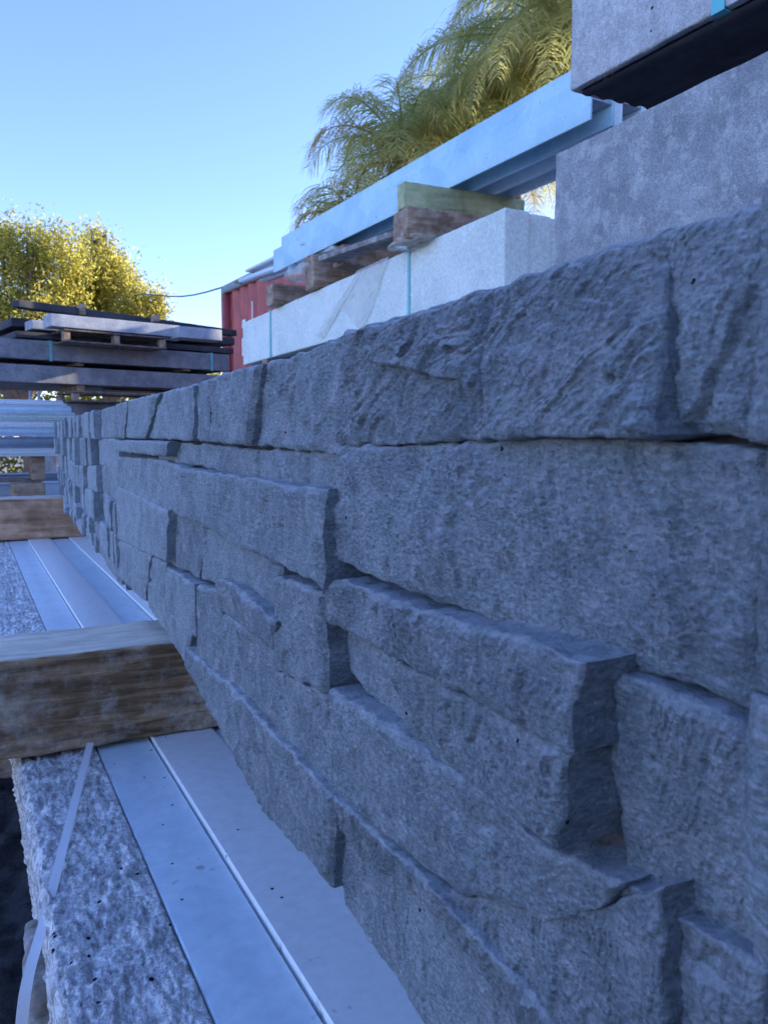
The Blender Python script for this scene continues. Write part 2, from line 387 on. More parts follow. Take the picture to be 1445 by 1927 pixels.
# --- top course, far to near
stone([(222,760),(238,755)], [(212,824),(233,825)], (103,99,103,99))
stone([(245,753),(299,740)], [(236,824),(272,826)], (103,98,103,98))
stone([(299,740),(363,724)], [(276,825),(362,829)], (103,99,103,98.5))
stone([(362,723),(398,711)], [(362,828),(393,832)], (103.5,100.5,103.5,100.5))
stone([(398,711),(440,697),(490,687)], [(394,832),(430,835),(471,838)], (101.5,98,101.5,98))
stone([(482,689),(560,668),(652,626)], [(470,836),(560,848),(637,852)], (103,101,102,99.5), 1.2)
stone([(652,620),(750,596),(860,560),(945,536)], [(636,838),(720,838),(820,832),(910,828)], (103,103,101,98.5), 1.3)
stone([(655,624),(750,600),(860,566),(930,548)], [(700,682),(745,690),(830,714),(905,740)], (102,102,98.5,97), 1.3)
stone([(925,542),(1000,513),(1060,495),(1150,462),(1262,430)], [(905,828),(1000,822),(1100,822),(1237,820)], (102.5,103,97,94.5), 1.1, .001)
stone([(1245,434),(1350,405),(1445,372),(1500,350)], [(1245,822),(1340,815),(1445,838),(1500,845)], (102.5,104.5,105,103.5), 1.2, .003)
# --- second course
stone([(218,829),(260,829),(314,832)], [(217,849),(250,852),(309,859)], (97,96,97,96), .7)
stone([(300,832),(376,835)], [(300,868),(376,876)], 106)
stone([(377,835),(492,846)], [(377,876),(492,910)], 105.5)
stone([(491,846),(640,852)], [(491,910),(640,932)], (104.5,104,104.5,103))
stone([(222,860),(300,864),(352,882),(480,902),(607,924)], [(222,915),(262,935),(300,958),(380,985),(450,1028),(540,1070),(608,1106)], (103,94,102,95), 1.2)
stone([(636,838),(730,840),(905,830),(1000,824),(1240,824),(1440,850)], [(618,1048),(700,1085),(800,1120),(950,1178),(1120,1236),(1300,1290),(1440,1343)], (100.5,104,100.5,107), 1.15, .0015)
# --- third course
stone([(222,915),(262,935),(316,962)], [(217,1012),(262,1035),(310,1056)], (101,96,101,96))
stone([(312,955),(392,990)], [(305,1052),(375,1088)], 104, .7)
stone([(396,990),(450,1022),(530,1068)], [(380,1090),(420,1100),(520,1160)], 105, .7)
stone([(405,1090),(440,1100),(517,1172)], [(412,1145),(440,1165),(520,1225)], (99,95,101,99))
stone([(314,1066),(364,1100)], [(312,1140),(366,1200)], (100,98,100,98), .8)
stone([(374,1100),(409,1112)], [(372,1240),(436,1285)], (101,99,101,100), .8)
stone([(408,1145),(440,1165),(520,1215)], [(425,1280),(470,1315),(522,1368)], (102,101,101,101))
stone([(516,1085),(560,1095),(610,1118)], [(520,1262),(560,1280),(618,1306)], (99,97.5,99,98))
stone([(520,1264),(618,1309)], [(520,1372),(628,1482)], (101.5,101.5,101,100.5))
stone([(216,1012),(262,1035),(282,1045)], [(222,1082),(250,1110),(272,1132)], (101,98,101,98))
stone([(282,1045),(312,1060)], [(282,1085),(312,1135)], (101,100,101,99))
stone([(276,1085),(312,1130),(360,1192)], [(284,1143),(300,1170),(352,1250)], (101,101,102,102))
# --- long ledge stones and the niche
stone([(612,1083),(720,1120),(860,1170),(1000,1214),(1088,1242)], [(610,1166),(700,1212),(790,1265),(900,1325),(1070,1417)], (99,91,99,90), 1.1)
stone([(738,1243),(800,1270),(900,1325),(1068,1415)], [(768,1387),(800,1405),(900,1482),(960,1537),(1046,1603)], (103,91,103,91), 1.2)
stone([(655,1180),(760,1235)], [(655,1262),(770,1380)], 106.5, .5)
stone([(1124,1242),(1300,1322),(1440,1380)], [(1196,1720),(1240,1740),(1300,1780),(1440,1860)], (101,104,108.5,108), .9, big=.25)
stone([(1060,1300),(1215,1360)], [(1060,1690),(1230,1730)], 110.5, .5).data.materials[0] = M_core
stone([(620,1294),(740,1372),(765,1390),(900,1484),(960,1540),(1045,1605),(1165,1662)],
      [(628,1488),(700,1550),(810,1642),(870,1682),(960,1702),(1030,1732),(1100,1722),(1163,1672)], (98,98,100,98), 1.1)
stone([(1160,1655),(1300,1740),(1440,1830)], [(1160,1720),(1300,1850),(1440,1960)], (100,103,103,104), .9)
stone([(350,1218),(430,1290),(520,1388),(628,1500)], [(352,1255),(428,1400),(510,1545),(560,1600),(628,1672)], (97,97,100,97.5), .9)
stone([(628,1498),(700,1568),(800,1662),(870,1740),(1000,1880),(1060,1960)], [(628,1552),(685,1615),(800,1705),(870,1790),(1000,1960),(1060,2050)], (96.5,96.5,99,98), .9)
stone([(640,1540),(685,1590),(800,1680),(870,1760),(1050,1950)], [(650,1700),(690,1765),(740,1830),(800,1930),(1000,2213)], 102.5, .8)
stone([(845,1672),(960,1702),(1110,1702),(1248,1668)], [(1010,1900),(1040,2213),(1140,2390),(1250,2560)], (101,98,101,98), .9)
stone([(1262,1765),(1350,1815),(1440,1862)], [(1262,2560),(1350,2690),(1440,2820)], (105,103,105,103), 1)
# --- remaining stones of the same face: beyond the traced ones, and on past the camera
rs = random.Random(11)
def course(y0, y1, zt, zb, wmin, wmax):
    y = y1                                            # from far to near
    while y > y0 + .01:
        w = min(rs.uniform(wmin, wmax), y - y0)
        if y - w - y0 < .03: w = y - y0
        X = rs.uniform(98, 107); Xn = X - rs.uniform(-1, 7)
        t0, t1 = zt(y), zt(y - w); b0, b1 = zb(y), zb(y - w)
        s_ = rs.uniform(-.006, .006)
        _n[0] += 1
        top = np.array([(X / 1e3, y, t0), (Xn / 1e3, y - w + .0015, t1)]); bot = np.array([(X / 1e3, y + s_ * 0, b0), (Xn / 1e3, y - w + .0015, b1)])
        m = stone_mesh(top, bot, _n[0], 2.4, 1.3); m.build('stone', M_stone, hero, weld=1e-6, sharp=55)
        y -= w
zl = lambda z, a=.003, f=5, ph=0: (lambda y: z + a * sin(y * f + ph))
endb = lambda y: -.160 + max(0, y - 1.5) * .035
rows = [zl(.0355, .001), zl(-.002, .0006), zl(-.042, .006, 7, 1), zl(-.078, .007, 6, 2), zl(-.112, .006, 8, .5), zl(-.138, .004, 9, 3), endb]
for k in range(6):
    ye = 2.13 - .05 * max(0, k - 1)
    ys0 = [.915, .874, .874, .87, .86, .86][k]
    course(ys0, ye, rows[k], rows[k + 1], .05, .13) if k < 5 else course(ys0 - .03, ye, rows[k], rows[k + 1], .06, .16)
near = [zl(.0355, .001), zl(-.001, .0006), zl(-.04, .003), zl(-.08, .004), zl(-.12, .003), zl(-.164, .001)]
for k in range(5): course(-.30, .080, near[k], near[k + 1], .07, .16)
slab('core', (BACK, -.31, .0325), 0, 2.44, .07, .192, M_core, hero, seg=.05, r=.004, amp=.0008, sc=.02)

# ================================================================ PILE UNDER THE PANEL
SA = -2.75                                            # heading of the galvanised posts
def steel_channel(name, c0, w, h, L, label, mat, y0=-.5, lip=.0035, depth=.008, parent=None, group=None):
    """rolled post lying on its back: broad floor, lips along both sides.  c0: X at Y=.6"""
    u = dirv(SA); v = np.array([u[1], -u[0], 0.0]); o = np.array([c0, .6, 0]) - u * (.6 - y0)
    r = thing(name, o + u * L / 2 + np.array([0, 0, -.24 - h]), label, 'steel post', group)
    prof = [(0, -h), (0, -.005), (.001, -.0042), (.004, -.004), (w * .5, -.0035), (w - .004, -.004), (w - .002, -.0035), (w - .0012, -.0042), (w - .0012, -h)]
    ts = np.linspace(0, L, 90)
    P = np.array([[o + u * t + v * s_ + np.array([0, 0, -.24 + z]) for (s_, z) in prof] for t in ts])
    m = MB(); m.quadgrid(P); m.build('web', mat, r, sharp=25)
    e = MB()
    for t in (0, L):
        q = o + u * t; e.quads([[q + np.array([0, 0, -.24 - h]), q + np.array([0, 0, -.24]), q + v * w + np.array([0, 0, -.24]), q + v * w + np.array([0, 0, -.24 - h])]])
    e.build('end_plate', mat, r, smooth=False)
    return r
steel_channel('steel_post', .0525, .0405, .10, 2.9, 'dull blue galvanised channel beside the rough split-face sleeper', M_galv, depth=.0035)
def flange_post(c0, w, label, mat):
    u = dirv(SA); v = np.array([u[1], -u[0], 0.0]); o = np.array([c0, .6, 0]) - u * 1.1
    r = thing('steel_post', o + u * 1.4 + np.array([0, 0, -.34]), label, 'steel post')
    prof = [(0, -.1), (0, -.0006), (.0005, 0), (.006, -.0001), (.0085, -.0002), (w - .004, 0), (w - .001, -.001), (w, -.006), (w, -.1)]
    P = np.array([[o + u * t + v * s_ + np.array([0, 0, -.2405 + z]) for (s_, z) in prof] for t in np.linspace(0, 2.9, 60)])
    m = MB(); m.quadgrid(P); m.build('flange', mat, r, sharp=25)
    m = MB(); m.box(o + v * .002 + np.array([0, 0, -.34]), u * 2.9, v * (w - .004), np.array([0, 0, .006])); m.build('lower_flange', mat, r, smooth=False)
    return r
flange_post(.0935, .0495, 'pale galvanised flange running along the foot of the stone face', M_galv2)
steel_channel('steel_post', .1445, .0385, .10, 2.9, 'narrow blue galvanised channel, third strip of steel under the far timber bearer', M_galv)
flange_post(.1835, .06, 'pale galvanised flange half hidden under the stone faced sleeper', M_galv2)

sp = slab('split_face_sleeper', np.array([.0185 + .0, -.45, -.2425]) + np.array([0.028, 0, 0]) * .9, SA, 2.7, .0565, .195, M_split,
          seg=.0024, segT=.0024, r=.006, amp=.0022, sc=.012, amp2=.0011, sc2=.0035, chip=.9) if False else None
def split_sleeper():
    u = dirv(SA); v = np.array([u[1], -u[0], 0.0])
    c = np.array([.0525 - .0575, .6, 0]) - u * .60
    r = thing('split_face_sleeper', c + u * 1.2 + v * .03 + np.array([0, 0, -.445]), 'rough pale grey split-face concrete sleeper lying on edge at lower left', 'concrete sleeper')
    ts = np.concatenate([np.arange(.25, .62, .0017), np.arange(.62, 1.2, .005), np.arange(1.2, 2.5, .02)])
    prof = []
    for s_ in np.linspace(0, 1, 60): prof.append((.014 * (1 - s_) , -.19 + s_ * .178))            # rough side
    for s_ in np.linspace(0, 1, 12)[1:]: prof.append((.006 * (1 - cos(s_ * pi / 2)) + 0.0, -.012 + .0105 * sin(s_ * pi / 2)))
    for s_ in np.linspace(0, 1, 42)[1:]: prof.append((.006 + s_ * .0505, -.0015))
    for s_ in np.linspace(0, 1, 6)[1:]: prof.append((.0565, -.0015 - .1 * s_))
    prof = np.array(prof)
    P = c + ts[:, None, None] * u + prof[None, :, :1] * v + np.array([0, 0, 1.0]) * (prof[None, :, 1:] - .2415)
    q = P * np.array([1, .45, 1])
    d = .0016 * fbm(q / .014, 3) + .0012 * fbm(q / .0036, 3) + .0007 * fbm(q / .0016, 2) - .006 * np.clip(perlin(q / .0055 + 50) - .38, 0, 1)
    nn = np.zeros((1, len(prof), 1)); top = prof[:, 1] > -.013
    edge = np.clip((.0565 - prof[:, 0]) / .006, .25, 1)[None, :]
    P[..., 2] += d * top[None] * edge - .001
    P[..., 0] += d * (~top)[None] * 1.3 + .002 * fbm(P / .03, 2) * (prof[:, 0] < .004)[None]
    m = MB(); m.quadgrid(P); m.build('split_face', M_split, r, sharp=0)
    k = MB()
    k.box(c + u * .25 + v * .02 + np.array([0, 0, -.445]), u * 2.24, v * .034, np.array([0, 0, .19])); k.build('body', M_split, r, smooth=False)
split_sleeper()

# near timber bearer and far timber bearer
t1 = slab('timber_bearer', (-.55, .70, -.1635), 90, .85, .083, .0765, M_wood, seg=.005, segT=.0016, r=.003, amp=.0012, sc=.03, amp2=.0004, sc2=.004, chip=.7, grain=.0007)
tag(t1, 'dark weathered timber bearer with a bleached top, nearest the camera under the stone sleeper', 'timber')
P2 = on(0, 940, 1, 1.98)
t2 = slab('timber_bearer', (-.5, 2.07, P2[2]), 90, .9, .09, P2[2] + .24, M_wood2, seg=.02, segT=.004, r=.003, amp=.001, sc=.04, chip=.5, grain=.0007)
tag(t2, 'warm brown timber bearer under the far end of the stone sleeper', 'timber')

def ribbon(name, pts, wdir, w, th, mat, parent=None, **kw):
    pts = np.asarray(pts, float); wdir = np.asarray(wdir, float); wdir = wdir / np.linalg.norm(wdir)
    m = MB(); n = len(pts); tan_ = np.gradient(pts, axis=0); tan_ /= np.linalg.norm(tan_, axis=1, keepdims=True)
    nn = np.cross(tan_, wdir); nn /= np.linalg.norm(nn, axis=1, keepdims=True)
    ring = np.stack([pts - wdir * w / 2 + nn * th / 2, pts + wdir * w / 2 + nn * th / 2, pts + wdir * w / 2 - nn * th / 2, pts - wdir * w / 2 - nn * th / 2, pts - wdir * w / 2 + nn * th / 2], 1)
    m.quadgrid(ring); o = m.build(name, mat, parent); return o
# white packing strap over the rough sleeper
a = on(165, 1420, 2, -.2365); b = on(118, 1600, 2, -.2365); c_ = on(84, 1735, 2, -.25); d_ = on(48, 1850, 1, .38); e_ = on(36, 1990, 1, .37)
pts = []
for k in range(24):
    t = k / 23
    K = [a + (a - b) * .5, a, b, c_, d_, e_]; s_ = t * (len(K) - 1); i = min(int(s_), len(K) - 2); pts.append(K[i] + (K[i + 1] - K[i]) * (s_ - i))
for _ in range(3): pts = [pts[0]] + [(pts[k - 1] + pts[k] * 2 + pts[k + 1]) / 4 for k in range(1, len(pts) - 1)] + [pts[-1]]
tag(ribbon('strap', pts, (1, .15, -.1), .0054, .0008, M_wstrap), 'white woven packing strap running over the rough sleeper at lower left', 'strap')
# chunk of timber below the split sleeper
q = on(45, 1790, 1, .42)
gl = slab('timber_glut', (q[0] - .0, .45, q[2]), 90, .3, .06, .05, M_woodtop, seg=.004, segT=.004, r=.005, amp=.002, sc=.02, amp2=.0006, sc2=.005, chip=.9)
tag(gl, 'pale broken timber chock under the rough split-face sleeper, bottom left corner', 'timber')
# what the pile stands on, down to the ground
for i, (yy, lab) in enumerate([(.2, 'timber bearer on the ground under the near end of the steel posts'), (1.7, 'timber bearer on the ground under the far end of the steel posts')]):
    o = slab('timber_bearer', (-.35, yy + .1, -.34 if i else -.4455), 90, .75, .1, (GZ + .34) * -1 if i else -(GZ + .4455), M_glut, seg=.05, r=.004, amp=.001); tag(o, lab, 'timber')

# ================================================================ RIGHT HAND STACKS
def reach(A, ang, x):                                 # distance along heading until photo column x
    u = dirv(ang); lo, hi = 0.0, 60.0
    if (A + u * hi) @ _F < .05: hi = (A @ _F - .05) / -(u @ _F)
    f = lambda t: proj(A + u * t)[0] - x
    s0 = f(0) > 0
    for _ in range(60):
        mid = (lo + hi) / 2
        if (f(mid) > 0) == s0: lo = mid
        else: hi = mid
    return lo
A0 = at(950, 390, 1.9); angW = -1.5; LW = reach(A0, angW, 457); uW = dirv(angW); vW = np.array([uW[1], -uW[0], 0])
HW = 78 / FPX * float(np.dot(A0 + uW * LW, _F))
wnames = ['pale smooth concrete sleeper facing the camera with two teal straps, behind the dark stone face',
          'second pale sleeper, end just seen right of the long pale strapped one',
          'third pale sleeper from the front, narrow end beside the dark mottled panel']
for k in range(3):
    o = slab('concrete_sleeper', A0 + vW * k * .079 + uW * (.0 + .012 * k), angW, LW, .0755, HW - .002 * k, M_white, seg=.06, segT=.012, r=.004, amp=.0008, sc=.05, chip=.6)
    tag(o, wnames[k], 'concrete sleeper')
ztop = A0[2]; zbot = ztop - HW
for layer in range(4):                                # the layers under it, down to the ground
    z1 = zbot - .03 - layer * .206; hh = .204 if layer < 3 else z1 - GZ
    o = slab('concrete_sleeper', np.array([A0[0], A0[1], z1]) + vW * .012, angW, LW, .22, hh, M_darkpanel, seg=.1, r=.004, amp=.0008)
    tag(o, ['mottled dark sleepers directly under the pale strapped sleeper', 'mottled sleepers second down beneath the pale stack', 'mottled dark sleepers near the foot of the pale stack', 'sleepers on the ground at the foot of the pale stack'][layer], 'concrete sleeper')
for t, nm in ((.25, 'near'), (LW - .35, 'far')):
    g_ = slab('timber_glut', np.array([A0[0], A0[1], zbot - .0005]) + uW * (t + .06), 90 + angW, .24, .07, .0293, M_glut, seg=.05, r=.003)
    tag(g_, 'thin timber glut under the %s end of the pale strapped sleeper' % nm, 'timber')
def strap_round(A, u, v, t, T, H, w=.012, mat=M_strap, label='', e=.0025):
    p = A + u * t
    z = np.array([0, 0, 1.0]); c = [p - v * e + z * e, p + v * (T + e) + z * e, p + v * (T + e) - z * (H + e), p - v * e - z * (H + e), p - v * e + z * e]
    K = []
    for a_, b_ in zip(c[:-1], c[1:]): K += [a_ + (b_ - a_) * s_ for s_ in (0, .02, .5, .98)]
    K.append(c[-1]); return tag(ribbon('strap', K, u, w, .001, mat), label, 'strap')
for x_, lab in ((770, 'teal plastic strap round the middle of the long pale sleeper'), (509, 'teal plastic strap round the far end of the long pale sleeper')):
    strap_round(A0, uW, vW, reach(A0, angW, x_), .235, HW, .022 if x_ == 509 else .014, M_strap, lab)
# torn film over the front of the pale sleeper
tf0, tf1 = reach(A0, angW, 735), reach(A0, angW, 610)
nn_, mm_ = 50, 40; U_, V_ = np.meshgrid(np.linspace(0, 1, nn_), np.linspace(0, 1, mm_), indexing='ij')
Pf = A0 + (tf0 + (tf1 - tf0) * (U_ * (.45 + .45 * V_) + .25 * V_))[..., None] * uW - vW * (.004 + .006 * np.abs(fbm(np.stack([U_ * 7, V_ * 2, U_ * 0], -1), 3)))[..., None]
Pf[..., 2] = ztop + .004 - V_ * HW * (.75 + .2 * np.sin(U_ * 9))
mf = MB(); mf.quadgrid(Pf); tag(mf.build('torn_film', M_film, smooth=True, sharp=0), 'torn cloudy packing film hanging over the pale sleeper', 'plastic film')

# timbers on the pale sleepers (all run across the stack)
def cross(x, y, z, L, w, h, mat, label, skew=0, back=0, **kw):
    p = on(x, y, 2, z); o = slab(kw.get('name', 'timber_glut'), p + dirv(skew) * w - np.array([0, 0, 0]), 90 + skew, L, w, h, mat, seg=.02, segT=.01, r=.002, amp=.0015, sc=.03, chip=.7)
    return tag(o, label, 'timber')
zB = .73
cross(766, 387, ztop + .087, .26, .1, .0865, M_glut, 'split brown timber glut under the green treated pine bearer', 3)
cross(761, 340, zB, .42, .045, .073, M_treated, 'greenish treated pine bearer on edge under the galvanised beams', 0, name='timber_bearer')
cross(647, 459, .705, .25, .09, .07, M_glut, 'dark timber glut under the beams, second behind the green bearer', -4)
cross(590, 478, .688, .22, .1, .12, M_glut, 'cracked grey timber glut on the pale sleeper with plastic beside it', 2)
cross(514, 533, .652, .25, .1, .085, M_glut, 'low brown timber glut at the far end of the pale sleeper', 0)
cross(580, 480, .715, .2, .1, .03, M_glut, 'thin timber packer under the far part of the beams', 6)
p0 = on(760, 425, 0, on(761, 340, 2, zB)[0] + .01); p1 = on(600, 482, 0, p0[0])
pl_ = slab('plank', p0, math.degrees(math.atan2(p1[0] - p0[0], p1[1] - p0[1])), float(np.linalg.norm((p1 - p0)[:2])), .07, .018, M_woodtop, seg=.03, r=.002, amp=.001, bend=lambda t: t * (p1[2] - p0[2]))
tag(pl_, 'thin pale plank lying lengthwise below the galvanised beams', 'timber')
def crumple(name, c, size, mat, label, seed):
    n = 26; th, ph = np.meshgrid(np.linspace(0, 2 * pi, n), np.linspace(0, pi, n // 2), indexing='ij')
    d = np.stack([np.sin(ph) * np.cos(th), np.sin(ph) * np.sin(th), np.cos(ph)], -1)
    rr = 1 + .45 * fbm(d * 2.2 + seed, 3); P = c + d * rr[..., None] * np.array(size)
    m = MB(); m.quadgrid(P); return tag(m.build(name, mat, weld=1e-6, sharp=0), label, 'plastic film')
crumple('plastic_wrap', on(568, 516, 0, p0[0] + .02), (.05, .12, .03), M_film, 'crumpled clear plastic between the gluts at the far end of the pale sleeper', 3)
crumple('plastic_wrap', on(775, 458, 0, p0[0] + .03), (.05, .1, .012), M_film, 'scrap of clear plastic under the split brown glut', 5)

# galvanised beams on top
angB = -4.3; uB = dirv(angB); vB = np.array([uB[1], -uB[0], 0])
B0 = on(1110, 225, 2, zB + .001); LB = reach(B0, angB, 515); hB = .098
def h_beam(o, L, w, h, mat, label, lip=.006, name='steel_beam', web=None):
    r = thing(name, o + uB * L / 2 + vB * w / 2, label, 'steel beam'); z = np.array([0, 0, 1.0])
    m = MB(); m.box(o, uB * L, vB * lip, z * h); f1 = m.build('flange', mat, r, smooth=False)
    m = MB(); m.box(o + vB * (w - lip), uB * L, vB * lip, z * h); m.build('flange', mat, r, smooth=False)
    m = MB(); m.box(o + vB * (lip + .0004) + z * h * .48, uB * L, vB * (w - 2 * lip - .0008), z * .006); m.build('web', web or mat, r, smooth=False)
    for ob in r.children:
        md = ob.modifiers.new('edge', 'BEVEL'); md.width = .0012; md.segments = 2
    return r
h_beam(B0, LB, .075, hB, M_beam, 'long pale blue galvanised beam on the timber bearers, lowest and in front', web=M_galvd)
h_beam(B0 + vB * .077 - uB * .02, LB, .075, hB, M_galv, 'second galvanised beam, bright flange end seen beside the dark panel', web=M_galvd)
h_beam(B0 + vB * .154 - uB * .05, LB, .075, hB, M_galv, 'third galvanised beam, mostly hidden behind the first two', web=M_galvd)
h_beam(B0 + vB * .006 - uB * .06 + np.array([0, 0, hB + .001]), LB - .02, .075, .04, M_beam, 'shallow galvanised channel lying on the front beam', web=M_galvd)
h_beam(B0 + vB * .086 - uB * .03 + np.array([0, 0, hB + .001]), LB - .1, .075, .038, M_galv2, 'shallow galvanised channel lying on the second beam', web=M_galvd)
# rods sticking out at the far end
for i, (xa, ya, xb, yb) in enumerate([(449, 532, 530, 503), (488, 530, 545, 508), (462, 512, 512, 488), (440, 533, 500, 510)]):
    Za = 4.3; pa = at(xa, ya, Za + .1 * i); pb = at(xb, yb, Za - .75 + .1 * i)
    d = pb - pa; w_ = .05; m = MB(); m.box(pa, d * 1.8, np.array([w_, .005, 0]), np.array([0, 0, .02 if i < 2 else .012]))
    tag(m.build('steel_bar', M_galv if i != 3 else M_glut, smooth=False), ['flat galvanised bar poking out furthest at the far end of the beams', 'short flat bar under the far end of the front beam', 'blue-green flat bar above the others by the container top', 'rust brown bar lying on the container side of the bundle'][i], 'steel bar')

# dark mottled panel at the right
angD = -1.8; D0 = at(1045, 290, 1.30); uD = dirv(angD); vD = np.array([uD[1], -uD[0], 0])
dl = ['big dark mottled concrete panel on edge at the right', 'second panel standing behind the big dark mottled one', 'third panel standing behind the big dark mottled one']
Dn = D0 - uD * 1.75
for k in range(3):
    o = slab('concrete_sleeper', Dn + vD * .081 * k - np.array([0, 0, .0015 * k]), angD, 1.75 - .01 * k, .079, .205, M_darkpanel, seg=.03 if k == 0 else .1, segT=.012, r=.003, amp=.0012, sc=.04, chip=.7)
    tag(o, dl[k], 'concrete sleeper')
for layer in range(4):
    z1 = Dn[2] - .207 - layer * .206; hh = .204 if layer < 3 else z1 - GZ
    o = slab('concrete_sleeper', np.array([Dn[0] + .01, Dn[1], z1]), angD, 1.74, .24, hh, M_darkpanel, seg=.1, r=.004, amp=.001)
    tag(o, ['dark sleepers right under the big mottled panel', 'dark sleepers second layer under the mottled panel', 'dark sleepers low in the right hand stack', 'dark sleepers on the ground in the right hand stack'][layer], 'concrete sleeper')

# block on top at upper right
angT = -4.6; T0 = at(1071, 172, 1.27); uT = dirv(angT); vT = np.array([uT[1], -uT[0], 0]); HT = .2
Tn = T0 - uT * 1.5 + np.array([0, 0, HT])
tl_ = ['mottled light grey concrete block at the top right corner', 'dark-bellied sleeper behind the light grey top block', 'third sleeper of the overhanging top row', 'innermost sleeper of the overhanging top row']
for k in range(4):
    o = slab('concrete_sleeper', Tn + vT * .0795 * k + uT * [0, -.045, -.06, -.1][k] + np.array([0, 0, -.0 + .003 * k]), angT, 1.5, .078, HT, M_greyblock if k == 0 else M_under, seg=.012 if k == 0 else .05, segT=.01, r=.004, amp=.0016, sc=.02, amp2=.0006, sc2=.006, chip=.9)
    tag(o, tl_[k], 'concrete sleeper')
zt0 = T0[2]
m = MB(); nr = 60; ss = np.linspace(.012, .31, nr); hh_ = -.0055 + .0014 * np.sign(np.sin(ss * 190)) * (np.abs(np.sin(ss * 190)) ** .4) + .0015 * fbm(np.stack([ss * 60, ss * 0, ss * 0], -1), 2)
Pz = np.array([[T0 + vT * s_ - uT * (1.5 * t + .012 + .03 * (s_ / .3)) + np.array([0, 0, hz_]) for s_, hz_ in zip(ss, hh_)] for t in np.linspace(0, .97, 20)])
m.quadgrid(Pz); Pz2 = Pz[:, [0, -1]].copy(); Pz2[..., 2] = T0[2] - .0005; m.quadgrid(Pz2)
tag(m.build('underside_shade_sheet', M_black, smooth=False), 'added dark ribbed sheet standing for the shaded underside of the top row', 'sheet')  # added dark layer, stands in for the row's own shaded underside
for t in (.18, 1.2):
    g_ = slab('timber_glut', np.array([Dn[0] + .04 + (0 if t > 1 else .08), Dn[1] + t, zt0 - .0005]), 90, .2, .07, zt0 - D0[2] - .002, M_glut, seg=.05, r=.003)
    tag(g_, 'timber glut carrying the overhanging top row of sleepers' if t > 1 else 'timber glut under the near end of the top row', 'timber')
strap_round(Tn + uT * 0, uT, vT, 1.5 - reach(T0 + np.array([0, 0, .0]), angT + 180, 1352), .32, HT, .02, M_strap, 'teal strap wrapped under the light grey top block')

# ================================================================ CONTAINER
angC = float(math.degrees(YAW + atan((-148 - 722.5) / FPX / 1.0)))
K0 = at(416, 540, 10.0); uC = dirv(angC); vC = np.array([uC[1], -uC[0], 0]); z = np.array([0, 0, 1.0])
HC = K0[2] - GZ; LC = 3.0
ct = thing('shipping_container', K0 - uC * LC / 2 + vC * 1.2 - z * HC, 'red corrugated shipping container with a pale top rail behind the stacks', 'container')
prof = []; n = 11; pitch_ = LC / n
for k in range(n):
    s0 = k * pitch_; prof += [(s0, 0), (s0 + pitch_ * .32, 0), (s0 + pitch_ * .5, .045), (s0 + pitch_ * .82, .045)]
prof.append((LC, 0)); base = K0 - uC * 0
P = np.array([[K0 - uC * s_ + vC * (.05 + d) - z * zz for zz in (.08, HC - .12)] for s_, d in prof])
m = MB(); m.quadgrid(P); m.build('side_wall', M_red, ct, smooth=False)
for nm, (o, a_, b_, c2), mt in (('top_rail', (K0 - z * .09, -uC * LC, vC * .08, z * .09), M_frame), ('bottom_rail', (K0 - z * HC, -uC * LC, vC * .08, z * .13), M_redpost),
        ('corner_post', (K0 - z * (HC - .13) + uC * .0, -uC * .12, vC * .12, z * (HC - .22)), M_redpost), ('corner_post', (K0 - uC * LC - z * (HC - .13), uC * .12, vC * .12, z * (HC - .22)), M_redpost),
        ('roof', (K0 + vC * .08 - z * .03, -uC * LC, vC * 2.3, z * .02), M_frame), ('end_wall', (K0 - uC * (LC - .02) + vC * .12 - z * HC, uC * .04, vC * 2.2, z * (HC - .1)), M_red),
        ('end_wall', (K0 - uC * .06 + vC * .12 - z * HC, uC * .04, vC * 2.2, z * (HC - .1)), M_red), ('side_wall', (K0 + vC * 2.38 - z * HC, -uC * LC, vC * .03, z * (HC - .03)), M_red)):
    m = MB(); m.box(o, a_, b_, c2); m.build(nm, mt, ct, smooth=False)
mk = MB()
for (s_, zt_, w_, h_) in ((.62, .5, .12, .1), (.66, .62, .14, .08), (.6, .72, .08, .22), (.72, .8, .1, .16), (.95, .32, .03, .38), (.66, .98, .09, .06)):
    mk.quads([[K0 - uC * s_ + vC * .045 - z * zt_, K0 - uC * (s_ + w_) + vC * .045 - z * zt_, K0 - uC * (s_ + w_) + vC * .045 - z * (zt_ + h_), K0 - uC * s_ + vC * .045 - z * (zt_ + h_)]])
mk.build('stencil_marks', M_whitemark, ct, smooth=False)

# ================================================================ LEFT STACK OF DARK SLEEPERS
angL = 76.0; uL = dirv(angL); vL = np.array([uL[1], -uL[0], 0])  # vL points to the camera side
def bar(name, xa, xb, yt, hpx, Z, mat, label, T=.09, ang=angL, cat='concrete sleeper', setback=0, parent=None, chip=.4, seg=.1, ax=None):
    A = at(xa if ax is None else ax, yt, Z); u = dirv(ang)
    if ax is not None: A = A - u * reach(A, ang + 180, xa)
    L = reach(A, ang, xb); H = hpx * Z / FPX; v = np.array([u[1], -u[0], 0])
    # slab's T runs to the right of its heading = towards us; so start it T further back
    o = slab(name, A - v * (T + setback), ang, L, T, H, mat, parent, seg=seg, segT=.03, r=.006, amp=.002, sc=.1, chip=chip)
    if not parent: tag(o, label, cat)
    return o
ZL = 6.2
bar('concrete_sleeper', -420, 432, 635, 37, ZL, M_slate, 'slate-blue sleeper strapped twice with teal, middle of the far left stack', 1.2, ax=0)
bar('concrete_sleeper', -420, 440, 683, 34, ZL, M_slate, 'lowest slate-grey sleeper of the far left stack', 1.2, seg=.05, ax=0)
bar('concrete_sleeper', 30, 440, 622, 12, ZL + .1, M_black, 'black sleeper lying flat under the pallet in the far left stack', 1.1)
